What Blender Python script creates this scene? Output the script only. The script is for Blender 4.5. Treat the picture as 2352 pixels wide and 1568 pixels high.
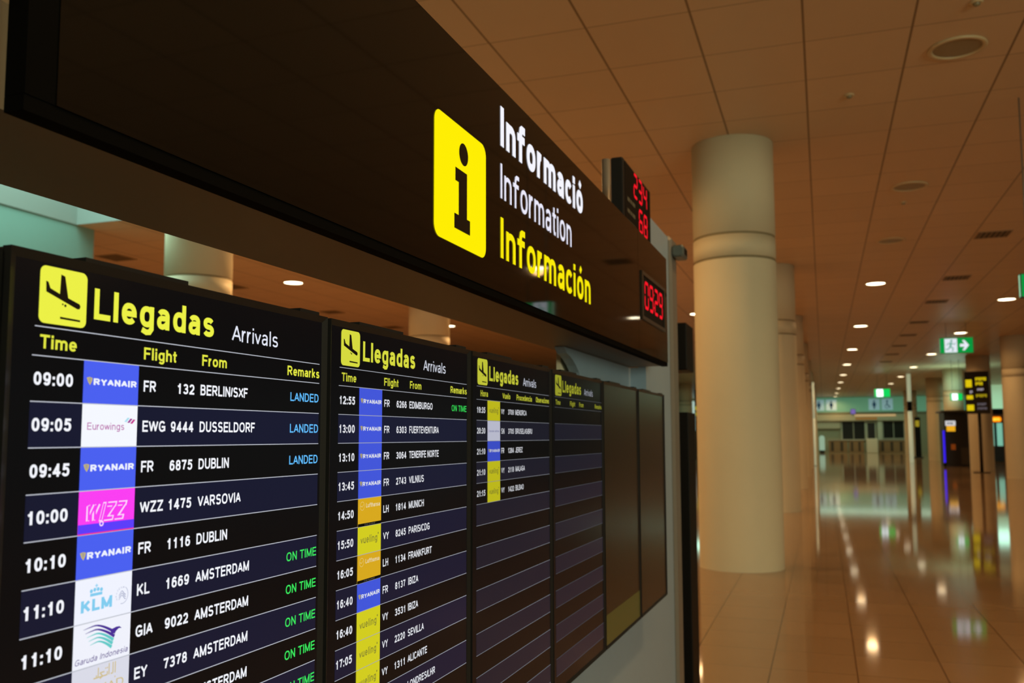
import bpy, math, os, random
from mathutils import Matrix, Vector

# ------------------------------------------------------------------ scene, camera, light set-up
SC = bpy.context.scene
for o in list(bpy.data.objects):
    bpy.data.objects.remove(o)
COL = SC.collection
vs = SC.view_settings
vs.view_transform = 'Standard'; vs.look = 'None'; vs.gamma = 1; vs.use_curve_mapping = False
vs.exposure = 0.0

cam = bpy.data.cameras.new('camera')
cam_o = bpy.data.objects.new('camera', cam); COL.objects.link(cam_o); SC.camera = cam_o
cam.sensor_width = 36; cam.sensor_fit = 'HORIZONTAL'; cam.lens = 31.159
cam.shift_x = -0.00485; cam.shift_y = 0.01765
cam.clip_start = 0.05; cam.clip_end = 400
cam_o.matrix_world = Matrix(((0.945388, 0.031417, 0.324430, 0.0),
                             (0.325930, -0.080884, -0.941927, 0.0),
                             (-0.003351, 0.996228, -0.086707, 1.65),
                             (0, 0, 0, 1)))
cam.dof.use_dof = True; cam.dof.focus_distance = 1.55; cam.dof.aperture_fstop = 6.2

W = bpy.data.worlds.new('world'); SC.world = W; W.use_nodes = True
W.node_tree.nodes['Background'].inputs[0].default_value = (0.70, 0.80, 0.70, 1)
W.node_tree.nodes['Background'].inputs[1].default_value = 0.07

H = 5.446                      # ceiling height
WARM = (1.0, 0.56, 0.22)
TEAL = (0.50, 1.0, 0.76)
LAMP_W = 315.0

def lamp(name, kind, loc, energy, color, rot=(0, 0, 0), **kw):
    l = bpy.data.lights.new(name, kind); l.energy = energy; l.color = color
    for k, v in kw.items(): setattr(l, k, v)
    o = bpy.data.objects.new(name, l); COL.objects.link(o); o.location = loc; o.rotation_euler = rot
    return o
# daylight-coloured tubes inside the roof-light shaft on the left; added hall fills follow below
lamp('shaft_light', 'AREA', (-11.2, 8.0, 8.0), 520, (0.62, 1.0, 0.86), shape='RECTANGLE', size=2.2, size_y=7.5)
# added cool fill, unseen behind the camera, to lift columns and grey panel
lamp('behind_camera_fill', 'AREA', (9.0, -5.0, 3.0), 640, (0.90, 1.0, 0.70), rot=(math.radians(90), 0, math.radians(29)), shape='RECTANGLE', size=8.0, size_y=3.6)
lamp('right_hall_fill', 'AREA', (12.5, 68.0, 5.2), 420, TEAL, shape='RECTANGLE', size=5.0, size_y=10.0)  # added fill standing in for a lit hall on the right
lamp('left_hall_fill', 'AREA', (-8.8, 57.0, 5.2), 160, TEAL, shape='RECTANGLE', size=3.0, size_y=4.0)  # added teal fill to pale the distant left column
lamp('far_hall_fill', 'AREA', (3.0, 88.0, 5.3), 330, (0.62, 1.0, 0.72), shape='RECTANGLE', size=16.0, size_y=5.0)  # added fill for the far columns and end wall

# ------------------------------------------------------------------ helpers
def lin(c):
    c = c / 255.0
    return c / 12.92 if c <= 0.04045 else ((c + 0.055) / 1.055) ** 2.4
def srgb(r, g, b): return (lin(r), lin(g), lin(b))

MATS = {}
def mat(name, base, rough=0.5, metal=0.0, spec=0.5, emit=None, strength=1.0, coat=0.0):
    if name in MATS: return MATS[name]
    m = bpy.data.materials.new(name); m.use_nodes = True
    p = m.node_tree.nodes['Principled BSDF']
    p.inputs['Base Color'].default_value = (*base, 1); p.inputs['Roughness'].default_value = rough
    p.inputs['Metallic'].default_value = metal; p.inputs['Specular IOR Level'].default_value = spec
    if coat: p.inputs['Coat Weight'].default_value = coat
    if emit:
        p.inputs['Emission Color'].default_value = (*emit, 1); p.inputs['Emission Strength'].default_value = strength
    MATS[name] = m
    return m
def glow(r, g, b, k=1.0, spec=0.0):
    n = 'lit_%d_%d_%d_%.2f_%.1f' % (r, g, b, k, spec)
    return mat(n, (0.004, 0.004, 0.004), 0.2, 0, spec, srgb(r, g, b), k)
def speckle(m, scale, lo, hi, detail=4):
    """fine tonal variation of a painted or stone surface"""
    nt = m.node_tree; p = nt.nodes['Principled BSDF']; c = p.inputs['Base Color'].default_value[:3]
    g = nt.nodes.new('ShaderNodeNewGeometry'); n = nt.nodes.new('ShaderNodeTexNoise')
    n.inputs['Scale'].default_value = scale; n.inputs['Detail'].default_value = detail
    nt.links.new(g.outputs['Position'], n.inputs['Vector'])
    r = nt.nodes.new('ShaderNodeMapRange'); r.inputs[3].default_value = lo; r.inputs[4].default_value = hi
    nt.links.new(n.outputs['Fac'], r.inputs[0])
    x = nt.nodes.new('ShaderNodeMix'); x.data_type = 'RGBA'; x.blend_type = 'MULTIPLY'; x.inputs[0].default_value = 1
    x.inputs[6].default_value = (*c, 1); nt.links.new(r.outputs[0], x.inputs[7])
    nt.links.new(x.outputs[2], p.inputs['Base Color'])
    return m
def tiles(name, base, joint, px, py, x0, y0, wx, wy, rough, vary=0.08, spec=0.5, joint_y=1.0):
    """rectangular tiles: joints at x0 + k px and y0 + k py, each tile a slightly different tone"""
    m = bpy.data.materials.new(name); m.use_nodes = True; nt = m.node_tree; N = nt.nodes; L = nt.links
    p = N['Principled BSDF']; p.inputs['Roughness'].default_value = rough; p.inputs['Specular IOR Level'].default_value = spec
    g = N.new('ShaderNodeNewGeometry'); s = N.new('ShaderNodeSeparateXYZ'); L.new(g.outputs['Position'], s.inputs[0])
    def math_(op, a, b=None):
        n = N.new('ShaderNodeMath'); n.operation = op
        for i, v in enumerate((a, b)):
            if v is None: continue
            if isinstance(v, (int, float)): n.inputs[i].default_value = v
            else: L.new(v, n.inputs[i])
        return n.outputs[0]
    def axis(o, q, o0, w):
        u = math_('DIVIDE', math_('SUBTRACT', o, o0), q)
        fl = math_('FLOOR', math_('ADD', u, 0.5))
        d = math_('ABSOLUTE', math_('SUBTRACT', u, fl))
        return math_('LESS_THAN', d, w / q / 2), math_('FLOOR', u)
    jx, ix = axis(s.outputs[0], px, x0, wx); jy, iy = axis(s.outputs[1], py, y0, wy)
    jy = math_('MULTIPLY', jy, joint_y)
    j = math_('MAXIMUM', jx, jy)
    cb = N.new('ShaderNodeCombineXYZ'); L.new(ix, cb.inputs[0]); L.new(iy, cb.inputs[1])
    wn = N.new('ShaderNodeTexWhiteNoise'); wn.noise_dimensions = '2D'; L.new(cb.outputs[0], wn.inputs['Vector'])
    nz = N.new('ShaderNodeTexNoise'); nz.inputs['Scale'].default_value = 3.0; nz.inputs['Detail'].default_value = 6
    L.new(g.outputs['Position'], nz.inputs['Vector'])
    v = math_('ADD', math_('MULTIPLY', wn.outputs['Value'], vary), math_('MULTIPLY', nz.outputs['Fac'], vary * 0.8))
    v = math_('ADD', v, 1.0 - vary)
    mu = N.new('ShaderNodeMix'); mu.data_type = 'RGBA'; mu.blend_type = 'MULTIPLY'; mu.inputs[0].default_value = 1
    mu.inputs[6].default_value = (*base, 1); L.new(v, mu.inputs[7])
    mx = N.new('ShaderNodeMix'); mx.data_type = 'RGBA'; L.new(j, mx.inputs[0])
    L.new(mu.outputs[2], mx.inputs[6]); mx.inputs[7].default_value = (*joint, 1)
    L.new(mx.outputs[2], p.inputs['Base Color'])
    MATS[name] = m
    return m

def tag(o, label=None, cat=None, group=None, kind=None):
    if label: o['label'] = label
    if cat: o['category'] = cat
    if group: o['group'] = group
    if kind: o['kind'] = kind
    return o
def thing(name, label, cat, loc=(0, 0, 0), rz=0.0, group=None):
    o = bpy.data.objects.new(name, None); COL.objects.link(o); o.location = loc; o.rotation_euler = (0, 0, rz)
    o.empty_display_size = 0.1
    return tag(o, label, cat, group)

class MB:
    """collects shapes for ONE mesh object"""
    def __init__(s): s.v = []; s.f = []; s.sm = []
    def add(s, vv, ff, smooth=False):
        b = len(s.v); s.v += [tuple(p) for p in vv]; s.f += [tuple(b + i for i in f) for f in ff]; s.sm += [smooth] * len(ff)
        return s
    def box(s, x0, x1, y0, y1, z0, z1, bev=0.0):
        if bev <= 0:
            v = [(x, y, z) for z in (z0, z1) for y in (y0, y1) for x in (x0, x1)]
            return s.add(v, [(0, 2, 3, 1), (4, 5, 7, 6), (0, 1, 5, 4), (2, 6, 7, 3), (0, 4, 6, 2), (1, 3, 7, 5)])
        b = bev                                       # chamfered box: front/back outline chamfered, plus end bevels
        def ring(x, i):
            return [(x, y0 + b + i, z0 + i), (x, y1 - b - i, z0 + i), (x, y1 - i, z0 + b + i), (x, y1 - i, z1 - b - i),
                    (x, y1 - b - i, z1 - i), (x, y0 + b + i, z1 - i), (x, y0 + i, z1 - b - i), (x, y0 + i, z0 + b + i)]
        R = [ring(x0, b * .7), ring(x0 + b, 0), ring(x1 - b, 0), ring(x1, b * .7)]
        v = sum(R, []); f = []
        for k in range(3):
            for i in range(8):
                j = (i + 1) % 8; f.append((k * 8 + i, (k + 1) * 8 + i, (k + 1) * 8 + j, k * 8 + j))
        f += [tuple(range(8)), tuple(31 - i for i in range(8))]
        return s.add(v, f)
    def prism(s, pts, y0, y1):
        """outline in (x, z) extruded along y"""
        n = len(pts)
        v = [(x, y0, z) for x, z in pts] + [(x, y1, z) for x, z in pts]
        f = [tuple(range(n)), tuple(range(2 * n - 1, n - 1, -1))]
        f += [(i, n + i, n + (i + 1) % n, (i + 1) % n) for i in range(n)]
        return s.add(v, f)
    def flat(s, pts, y): return s.add([(x, y, z) for x, z in pts], [tuple(range(len(pts)))])
    def rect(s, x0, x1, z0, z1, y): return s.flat([(x0, z0), (x1, z0), (x1, z1), (x0, z1)], y)
    def lathe(s, prof, cx=0, cy=0, n=48, cap=True):
        """profile of (radius, z) turned about a vertical axis"""
        v = []; f = []
        for r, z in prof:
            v += [(cx + r * math.cos(2 * math.pi * i / n), cy + r * math.sin(2 * math.pi * i / n), z) for i in range(n)]
        for k in range(len(prof) - 1):
            for i in range(n):
                j = (i + 1) % n; f.append((k * n + i, k * n + j, (k + 1) * n + j, (k + 1) * n + i))
        s.add(v, f, True)
        if cap:
            s.add(v[:n], [tuple(range(n - 1, -1, -1))]); s.add(v[-n:], [tuple(range(n))])
        return s
    def build(s, name, m, parent=None, loc=None):
        me = bpy.data.meshes.new(name); me.from_pydata(s.v, [], s.f); me.materials.append(m)
        me.polygons.foreach_set('use_smooth', s.sm); me.update()
        import bmesh
        bm = bmesh.new(); bm.from_mesh(me); bmesh.ops.remove_doubles(bm, verts=bm.verts, dist=1e-6) if any(s.sm) else None
        bm.to_mesh(me); bm.free()
        o = bpy.data.objects.new(name, me); COL.objects.link(o)
        if parent: o.parent = parent
        if loc: o.location = loc
        return o

def copy_tree(o, parent=None):
    c = o.copy(); COL.objects.link(c)
    if parent: c.parent = parent
    for ch in list(o.children): copy_tree(ch, c)
    return c

# ---- lettering: a plain sans serif drawn as pen strokes (u across, v up; v -1 descender, 0 base, 1 x-height or cap, 2 ascender)
ARABIC = None
XH, DESC = 0.73, -0.27
def _mir(st): return [[(1 - q[0], 1 - q[1]) if len(q) == 2 else (1 - q[0], 1 - q[1], q[2], q[3], q[4] + 180, q[5] + 180) for q in p] for p in st]
_BOWL = [(.5, .5, .5, .5, 0, 360)]
_SIX = [[(.5, .31, .5, .31, 0, 360)], [(.53, .60, .47, .40, 38, 180), (0.0, .31)]]
UP = {
 '0': (.63, [_BOWL]), '1': (.63, [[(.62, 0), (.62, 1)], [(.62, .97), (.44, .83), (.12, .74)]]),
 '2': (.63, [[(.5, .70, .48, .30, 168, -38), (.02, .04)], [(0, 0), (1, 0)]]),
 '3': (.63, [[(.48, .75, .45, .25, 158, -85), (.36, .525)], [(.48, .265, .52, .265, 85, -158)]]),
 '4': (.66, [[(.74, 0), (.74, 1)], [(.70, .97), (.02, .26)], [(0, .24), (1, .24)]]),
 '5': (.63, [[(.93, 1), (.20, 1), (.10, .50)], [(.10, .50), (.46, .325, .54, .325, 125, -158)]]),
 '6': (.63, _SIX), '9': (.63, _mir(_SIX)), '7': (.62, [[(0, 1), (1, 1)], [(.97, .97), (.58, .48), (.38, 0)]]),
 '8': (.63, [[(.5, .755, .43, .245, 0, 360)], [(.5, .27, .5, .27, 0, 360)]]),
 'A': (.84, [[(.0, 0), (.5, 1)], [(.5, 1), (1, 0)], [(.2, .31), (.8, .31)]]),
 'B': (.74, [[(0, 0), (0, 1)], [(0, 1), (.55, 1), (.58, .765, .34, .235, 90, -90), (0, .53)], [(.5, .53), (.58, .265, .42, .265, 90, -90), (0, 0)]]),
 'C': (.80, [[(.52, .5, .52, .5, 40, 320)]]), 'D': (.77, [[(0, 0), (0, 1)], [(0, 1), (.42, 1), (.42, .5, .58, .5, 90, -90), (0, 0)]]),
 'E': (.69, [[(0, 0), (0, 1)], [(0, 1), (1, 1)], [(0, .52), (.93, .52)], [(0, 0), (1, 0)]]), 'F': (.65, [[(0, 0), (0, 1)], [(0, 1), (1, 1)], [(0, .50), (.86, .50)]]),
 'G': (.85, [[(.5, .5, .5, .5, 40, 330)], [(.98, .10), (.98, .45)], [(.55, .45), (.98, .45)]]), 'H': (.76, [[(0, 0), (0, 1)], [(1, 0), (1, 1)], [(0, .52), (1, .52)]]),
 'I': (0, [[(.5, 0), (.5, 1)]]), 'J': (.56, [[(1, 1), (1, .3), (.5, .3, .5, .3, 0, -175)]]), 'K': (.78, [[(0, 0), (0, 1)], [(.03, .36), (.95, 1)], [(.34, .60), (1, 0)]]),
 'L': (.64, [[(0, 0), (0, 1)], [(0, 0), (1, 0)]]), 'M': (.92, [[(0, 0), (0, 1)], [(0, 1), (.5, .02)], [(.5, .02), (1, 1)], [(1, 1), (1, 0)]]),
 'N': (.76, [[(0, 0), (0, 1)], [(0, 1), (1, 0)], [(1, 0), (1, 1)]]), 'O': (.88, [_BOWL]), 'P': (.72, [[(0, 0), (0, 1)], [(0, 1), (.58, 1), (.58, .73, .42, .27, 90, -90), (0, .46)]]),
 'R': (.78, [[(0, 0), (0, 1)], [(0, 1), (.56, 1), (.56, .74, .40, .26, 90, -90), (0, .48)], [(.46, .48), (1, 0)]]),
 'S': (.74, [[(.5, .755, .47, .245, 30, 262), (.5, .255, .5, .255, 82, -155)]]), 'T': (.76, [[(.5, 0), (.5, 1)], [(0, 1), (1, 1)]]),
 'U': (.76, [[(0, 1), (0, .36), (.5, .36, .5, .36, 180, 360), (1, 1)]]), 'V': (.84, [[(0, 1), (.5, 0)], [(.5, 0), (1, 1)]]),
 'W': (1.22, [[(0, 1), (.25, 0)], [(.25, 0), (.5, 1)], [(.5, 1), (.75, 0)], [(.75, 0), (1, 1)]]), 'X': (.82, [[(0, 0), (1, 1)], [(0, 1), (1, 0)]]),
 'Y': (.82, [[(0, 1), (.5, .45)], [(1, 1), (.5, .45)], [(.5, .45), (.5, 0)]]), 'Z': (.74, [[(0, 1), (1, 1)], [(.97, .95), (.03, .05)], [(0, 0), (1, 0)]]),
 '/': (.34, [[(0, 0), (1, 1)]]), ':': (0, [[(.5, .0), (.5, .015)], [(.5, .62), (.5, .635)]]), ' ': (.26, [])}
_HOOK = [(1, 1), (1, -.5), (.80, -.93), (.46, -1), (.06, -.74)]
def _arch(a, b): return [(a, 0.5), ((a + b) / 2, .64, (b - a) / 2, .36, 172, 0), (b, 0)]
LOW = {
 'a': (.60, [[(.48, .69, .46, .31, 152, 0), (.94, 0)], [(.92, .575), (.50, .56), (.40, .28, .40, .28, 90, 270), (.66, .06), (.92, .26)]]), 'b': (.62, [_BOWL, [(0, 0), (0, 2)]]),
 'c': (.60, [[(.53, .5, .53, .5, 42, 318)]]), 'd': (.62, [_BOWL, [(1, 0), (1, 2)]]), 'e': (.62, [[(0, .50), (1, .50)], [(.5, .5, .5, .5, 0, 318)]]),
 'f': (.52, [[(.36, 0), (.36, 1.45), (.46, 1.84), (.66, 2), (1, 2)], [(0, 1), (.92, 1)]]), 'g': (.62, [_BOWL, _HOOK]), 'h': (.60, [[(0, 0), (0, 2)], _arch(0, 1)]), 'i': (0, [[(.5, 0), (.5, 1)], [(.5, 1.93), (.5, 2)]]),
 'k': (.58, [[(0, 0), (0, 2)], [(.04, .36), (.92, 1)], [(.36, .60), (1, 0)]]), 'l': (0, [[(.5, 0), (.5, 2)]]), 'm': (.97, [[(0, 0), (0, 1)], _arch(0, .5), _arch(.5, 1)]), 'n': (.60, [[(0, 0), (0, 1)], _arch(0, 1)]),
 'o': (.64, [_BOWL]), '\u00f3': (.64, [_BOWL, [(.50, 1.86), (.72, 2.36)]]), 'p': (.62, [_BOWL, [(0, 1), (0, -1)]]), 'r': (.40, [[(0, 0), (0, 1)], [(0, .45), (.30, .86), (.64, 1), (1, .98)]]),
 's': (.57, [[(.5, .755, .47, .245, 30, 262), (.5, .255, .5, .255, 82, -155)]]), 't': (.40, [[(.40, 1.75), (.40, .22), (.56, .02), (1, 0)], [(0, 1), (.95, 1)]]),
 'u': (.60, [[(0, 1), (0, .40), (.5, .38, .5, .38, 180, 352)], [(1, 1), (1, 0)]]), 'v': (.62, [[(0, 1), (.5, 0)], [(.5, 0), (1, 1)]]), 'w': (.92, [[(0, 1), (.25, 0)], [(.25, 0), (.5, 1)], [(.5, 1), (.75, 0)], [(.75, 0), (1, 1)]]), 'x': (.60, [[(0, 0), (1, 1)], [(0, 1), (1, 0)]])}
def _pen(pts, t, cap):
    """a pen line of width t with mitred joints and square ends: points, faces"""
    p = [pts[0]]
    for q in pts[1:]:
        if math.hypot(q[0] - p[-1][0], q[1] - p[-1][1]) > 1e-5: p.append(q)
    closed = len(p) > 3 and math.hypot(p[0][0] - p[-1][0], p[0][1] - p[-1][1]) < 1e-4
    if closed: p = p[:-1]
    n = len(p)
    def unit(a, b):
        d = math.hypot(b[0] - a[0], b[1] - a[1]) or 1e-9
        return ((b[0] - a[0]) / d, (b[1] - a[1]) / d)
    if not closed and cap:
        a = unit(p[1], p[0]); b = unit(p[-2], p[-1]) if n > 1 else (-a[0], -a[1])
        ka = max(abs(a[0]), abs(a[1])); kb = max(abs(b[0]), abs(b[1]))
        ea = t / 2 if ka > .995 else (t * .10); eb = t / 2 if kb > .995 else (t * .10)
        p[0] = (p[0][0] + a[0] * ea, p[0][1] + a[1] * ea); p[-1] = (p[-1][0] + b[0] * eb, p[-1][1] + b[1] * eb)
    v = []; f = []
    for i in range(n):
        pr = p[i - 1] if (i or closed) else None; nx = p[(i + 1) % n] if (i < n - 1 or closed) else None
        d1 = unit(pr, p[i]) if pr else unit(p[i], nx); d2 = unit(p[i], nx) if nx else d1
        m = (-(d1[1] + d2[1]), d1[0] + d2[0]); l = math.hypot(*m) or 1e-9; m = (m[0] / l, m[1] / l)
        k = min(2.0, 1 / max(.3, m[0] * -d1[1] + m[1] * d1[0])) * t / 2
        v += [(p[i][0] + m[0] * k, p[i][1] + m[1] * k), (p[i][0] - m[0] * k, p[i][1] - m[1] * k)]
    for i in range(n if closed else n - 1):
        j = (i + 1) % n; f.append((2 * i, 2 * i + 1, 2 * j + 1, 2 * j))
    return v, f
_TC = {}
def glyphs(txt, t):
    key = (txt, t)
    if key in _TC: return _TC[key]
    V = []; F = []; x = 0.0
    for i, ch in enumerate(txt):
        low = ch in LOW; w, st = (LOW if low else UP)[ch]
        diag = ch in 'AVWXYvwx/'
        sb = (.075 + (.0 if t > .17 else .012)) if not diag else .01
        W_ = max(w + (t - .19) * .35, t) if w else t
        if ch in 'fcrtTLFJ': sb = .05
        x0 = x + (sb if i else 0)
        def mp(u, v):
            xx = x0 + t / 2 + u * (W_ - t)
            if not low: return xx, t / 2 + v * (1 - t)
            b, xm, c, d = t / 2, XH - t / 2, 1 - t / 2, DESC + t / 2
            yy = b + v * (b - d) if v < 0 else (b + v * (xm - b) if v <= 1 else xm + (v - 1) * (c - xm))
            return xx, yy
        for path in st:
            pts = []
            for q in path:
                if len(q) == 2: pts.append(mp(*q)); continue
                cu, cv, ru, rv, a0, a1 = q; n = max(6, int(abs(a1 - a0) / 15))
                for k in range(n + 1):
                    a = math.radians(a0 + (a1 - a0) * k / n); c, s = math.cos(a), math.sin(a); e = .86
                    pts.append(mp(cu + ru * math.copysign(abs(c) ** e, c), cv + rv * math.copysign(abs(s) ** e, s)))
            vv, ff = _pen(pts, t, True)
            b0 = len(V); V += vv; F += [tuple(b0 + j for j in q) for q in ff]
        x = x0 + W_ + sb
    x0 = min(p[0] for p in V); x1 = max(p[0] for p in V)
    r = ([(p[0] - x0, p[1]) for p in V], F, x1 - x0)
    _TC[key] = r
    return r
def text(mb, txt, x, z, cap, y, width=None, kx=None, right=False, bold=0.0, skew=0.0, maxw=None, t=None):
    """letters in the x-z plane facing -y; x is the left edge (or the right one), z the base line"""
    v, f, w = glyphs(txt, t or .13 + bold * 3.2)
    sx = (width / w) if width else cap * (kx or 1.0)
    if maxw and sx * w > maxw: sx = maxw / w
    ox = x - sx * w if right else x
    mb.add([(ox + px * sx + skew * pz * cap, y, z + pz * cap) for px, pz in v], f)
    return sx * w

SEG = {'0': 'abcdef', '1': 'bc', '2': 'abged', '3': 'abgcd', '4': 'fgbc', '6': 'afgedc', '8': 'abcdefg', '9': 'abcdfg'}
def seven(mb, d, x, z, w, h, y, t=0.16):
    """one seven-segment digit"""
    t *= w; g = t * 0.12; a = z + h; m = z + h / 2
    def hz(zc): mb.flat([(x + g + t * .5, zc), (x + g + t, zc - t / 2), (x + w - g - t, zc - t / 2), (x + w - g - t * .5, zc), (x + w - g - t, zc + t / 2), (x + g + t, zc + t / 2)], y)
    def vt(xc, z0, z1): mb.flat([(xc, z0 + g), (xc + t / 2, z0 + g + t / 2), (xc + t / 2, z1 - g - t / 2), (xc, z1 - g), (xc - t / 2, z1 - g - t / 2), (xc - t / 2, z0 + g + t / 2)], y)
    L_, R_ = x + t / 2, x + w - t / 2
    for c in SEG[d]:
        if c == 'a': hz(a - t / 2)
        elif c == 'd': hz(z + t / 2)
        elif c == 'g': hz(m)
        elif c == 'f': vt(L_, m, a - t / 2)
        elif c == 'b': vt(R_, m, a - t / 2)
        elif c == 'e': vt(L_, z + t / 2, m)
        elif c == 'c': vt(R_, z + t / 2, m)
def round_rect(x0, x1, z0, z1, r, n=7):
    p = []
    for cx, cz, a in ((x1 - r, z0 + r, -90), (x1 - r, z1 - r, 0), (x0 + r, z1 - r, 90), (x0 + r, z0 + r, 180)):
        p += [(cx + r * math.cos(math.radians(a + 90 * i / n)), cz + r * math.sin(math.radians(a + 90 * i / n))) for i in range(n + 1)]
    return p
def disc(cx, cz, rx, rz=None, n=28):
    rz = rz or rx
    return [(cx + rx * math.cos(2 * math.pi * i / n), cz + rz * math.sin(2 * math.pi * i / n)) for i in range(n)]
def stroke(mb, pts, w0, w1, y):
    """a flat band along a line, its width going from w0 to w1"""
    n = len(pts)
    for i in range(n - 1):
        (ax, az), (bx, bz) = pts[i], pts[i + 1]; l = math.hypot(bx - ax, bz - az) or 1e-9; nx, nz = -(bz - az) / l, (bx - ax) / l
        wa = w0 + (w1 - w0) * i / (n - 1); wb = w0 + (w1 - w0) * (i + 1) / (n - 1)
        mb.flat([(ax - nx * wa / 2, az - nz * wa / 2), (bx - nx * wb / 2, bz - nz * wb / 2), (bx + nx * wb / 2, bz + nz * wb / 2), (ax + nx * wa / 2, az + nz * wa / 2)], y)
def ring(mb, cx, cz, r, w, y, a0=0, a1=360, n=28, sx=1.0):
    stroke(mb, [(cx + sx * r * math.cos(math.radians(a0 + (a1 - a0) * i / n)), cz + r * math.sin(math.radians(a0 + (a1 - a0) * i / n))) for i in range(n + 1)], w, w, y)

# ------------------------------------------------------------------ surfaces
M_FLOOR = tiles('polished_stone', (0.33, 0.21, 0.115), (0.14, 0.078, 0.036), 0.576, 0.576, 0.170, 6.72, 0.012, 0.007, 0.06, 0.10, 0.36)
M_CEIL = tiles('ceiling_panel', (0.66, 0.49, 0.325), (0.23, 0.145, 0.075), 0.961, 0.985, -0.06, 9.72, 0.022, 0.018, 0.42, 0.06, 0.4, 0.6)
M_COL = speckle(mat('column_plaster', (0.77, 0.69, 0.49), 0.6, 0, 0.25), 2.0, 0.94, 1.03)
M_GROOVE = mat('column_joint', (0.30, 0.24, 0.13), 0.7)
M_TRIM = mat('lamp_ring', (0.62, 0.48, 0.28), 0.35)
M_OFF = mat('lamp_dark', (0.26, 0.21, 0.12), 0.35)
M_LAMP = mat('lamp_lit', (0.8, 0.8, 0.8), 0.5, emit=(1.0, 0.86, 0.58), strength=9.0)
M_VENT = mat('vent_dark', (0.05, 0.035, 0.02), 0.6)
M_VENTF = mat('vent_frame', (0.30, 0.20, 0.10), 0.5)
M_GREY = speckle(mat('grey_panel', (0.25, 0.33, 0.42), 0.42), 6.0, 0.95, 1.03)
M_BEIGE = mat('beige_panel', (0.78, 0.68, 0.48), 0.5)
M_ALU = mat('brushed_aluminium', (0.20, 0.19, 0.17), 0.4, 0.3)
M_SOFFIT = speckle(mat('bronze_soffit', (0.15, 0.115, 0.075), 0.5), 5.0, 0.95, 1.03)
M_SIGN = mat('smoked_glass_panel', (0.0035, 0.003, 0.0022), 0.035, 0, 0.42)
M_BLACK = mat('matt_black', (0.003, 0.003, 0.003), 0.55, 0, 0.15)
M_EDGE = mat('sign_edge_black', (0.002, 0.002, 0.0018), 0.8, 0, 0.03)
M_CASE = mat('display_casing', (0.012, 0.013, 0.014), 0.34, 0, 0.3)
M_GLASS = mat('display_glass', (0.002, 0.002, 0.002), 0.16, 0, 0.22, srgb(9, 9, 11), 1.0)
M_GLASSOFF = mat('display_glass_off', (0.020, 0.016, 0.013), 0.22, 0, 0.5)
M_TEALWALL = speckle(mat('teal_painted_wall', (0.20, 0.34, 0.30), 0.5), 1.5, 0.96, 1.03)
M_SHAFT = mat('shaft_plaster', (0.26, 0.29, 0.27), 0.6)

# ------------------------------------------------------------------ setting
def struct(name, mb, m, label=None):
    o = mb.build(name, m); o['kind'] = 'structure'
    if label: o['label'] = label
    return o
struct('floor', MB().box(-40, 40, -25, 96, -0.3, 0), M_FLOOR, 'polished warm stone tile floor')
# ceiling with the roof-light opening on the left (x -12.5..-10.0, y -6..12.15)
cb = MB()
ox0, ox1, oy0, oy1 = -12.5, -9.9, -4.0, 12.16
for (a, b, c, d) in ((-40, ox0, -25, 96), (ox1, 40, -25, 96), (ox0, ox1, -25, oy0), (ox0, ox1, oy1, 96)):
    cb.box(a, b, c, d, H, H + 0.25)
struct('ceiling', cb, M_CEIL, 'brown panelled ceiling with a grid of square tiles')
sh = MB()
sh.box(ox0 + .001, ox0 + .02, oy0 + .001, oy1 - .001, H - .002, 8.6).box(ox1 - .02, ox1 - .001, oy0 + .001, oy1 - .001, H - .002, 8.6)
sh.box(ox0 + .02, ox1 - .02, oy1 - .02, oy1 - .001, H - .002, 8.6).box(ox0 + .02, ox1 - .02, oy0 + .001, oy0 + .02, H - .002, 8.6)
sh.box(ox0 - .1, ox1 + .1, oy0 - .1, oy1 + .1, 8.6, 8.7)
struct('trim_1', sh, M_SHAFT, 'pale lit roof-light shaft above the ceiling')
struct('wall_left', MB().box(-12.7, -12.505, -20, 12.57, 0, H - .001), M_TEALWALL, 'teal wall beside the roof-light shaft')

# ------------------------------------------------------------------ columns
ORD = ['first', 'second', 'third', 'fourth', 'fifth', 'sixth', 'seventh', 'eighth', 'ninth', 'tenth', 'eleventh', 'twelfth']
def make_column():
    r = 0.524
    t = thing('round_column', 'x', 'column')
    MB().lathe([(r, 0), (r, 3.872)], n=72, cap=False).build('lower_shaft', M_COL, t)
    MB().lathe([(r - .012, 3.872), (r - .012, 3.902)], n=72, cap=False).build('joint', M_GROOVE, t)
    MB().lathe([(r, 3.902), (r, 4.176)], n=72).build('collar', M_COL, t)
    MB().lathe([(r - .012, 4.176), (r - .012, 4.206)], n=72, cap=False).build('joint', M_GROOVE, t)
    MB().lathe([(r, 4.206), (r, H)], n=72).build('upper_shaft', M_COL, t)
    return t
col0 = make_column()
first = True
def place_column(x, y, label, group):
    global first
    c = col0 if first else copy_tree(col0)
    first = False
    c.location = (x, y, 0); c['label'] = label; c['group'] = group
for k in range(9):
    lab = 'large cream round column nearest the camera, right of the display board' if k == 0 else \
        'cream round column %s in the row lined up behind the large near column' % ORD[k]
    place_column(-1.03, 11.72 + 8.9 * k, lab, 'columns lined up behind the near column')
for k in (0, 1, 6, 7):
    place_column(-9.48, 11.72 + 8.9 * k, {0: 'pale round column seen above the first arrivals screen', 1: 'pale round column seen above the second arrivals screen',
        6: 'distant pale round column between the board end and the near column', 7: 'distant pale round column just left behind the near column'}[k], 'columns left behind the display board')
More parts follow.
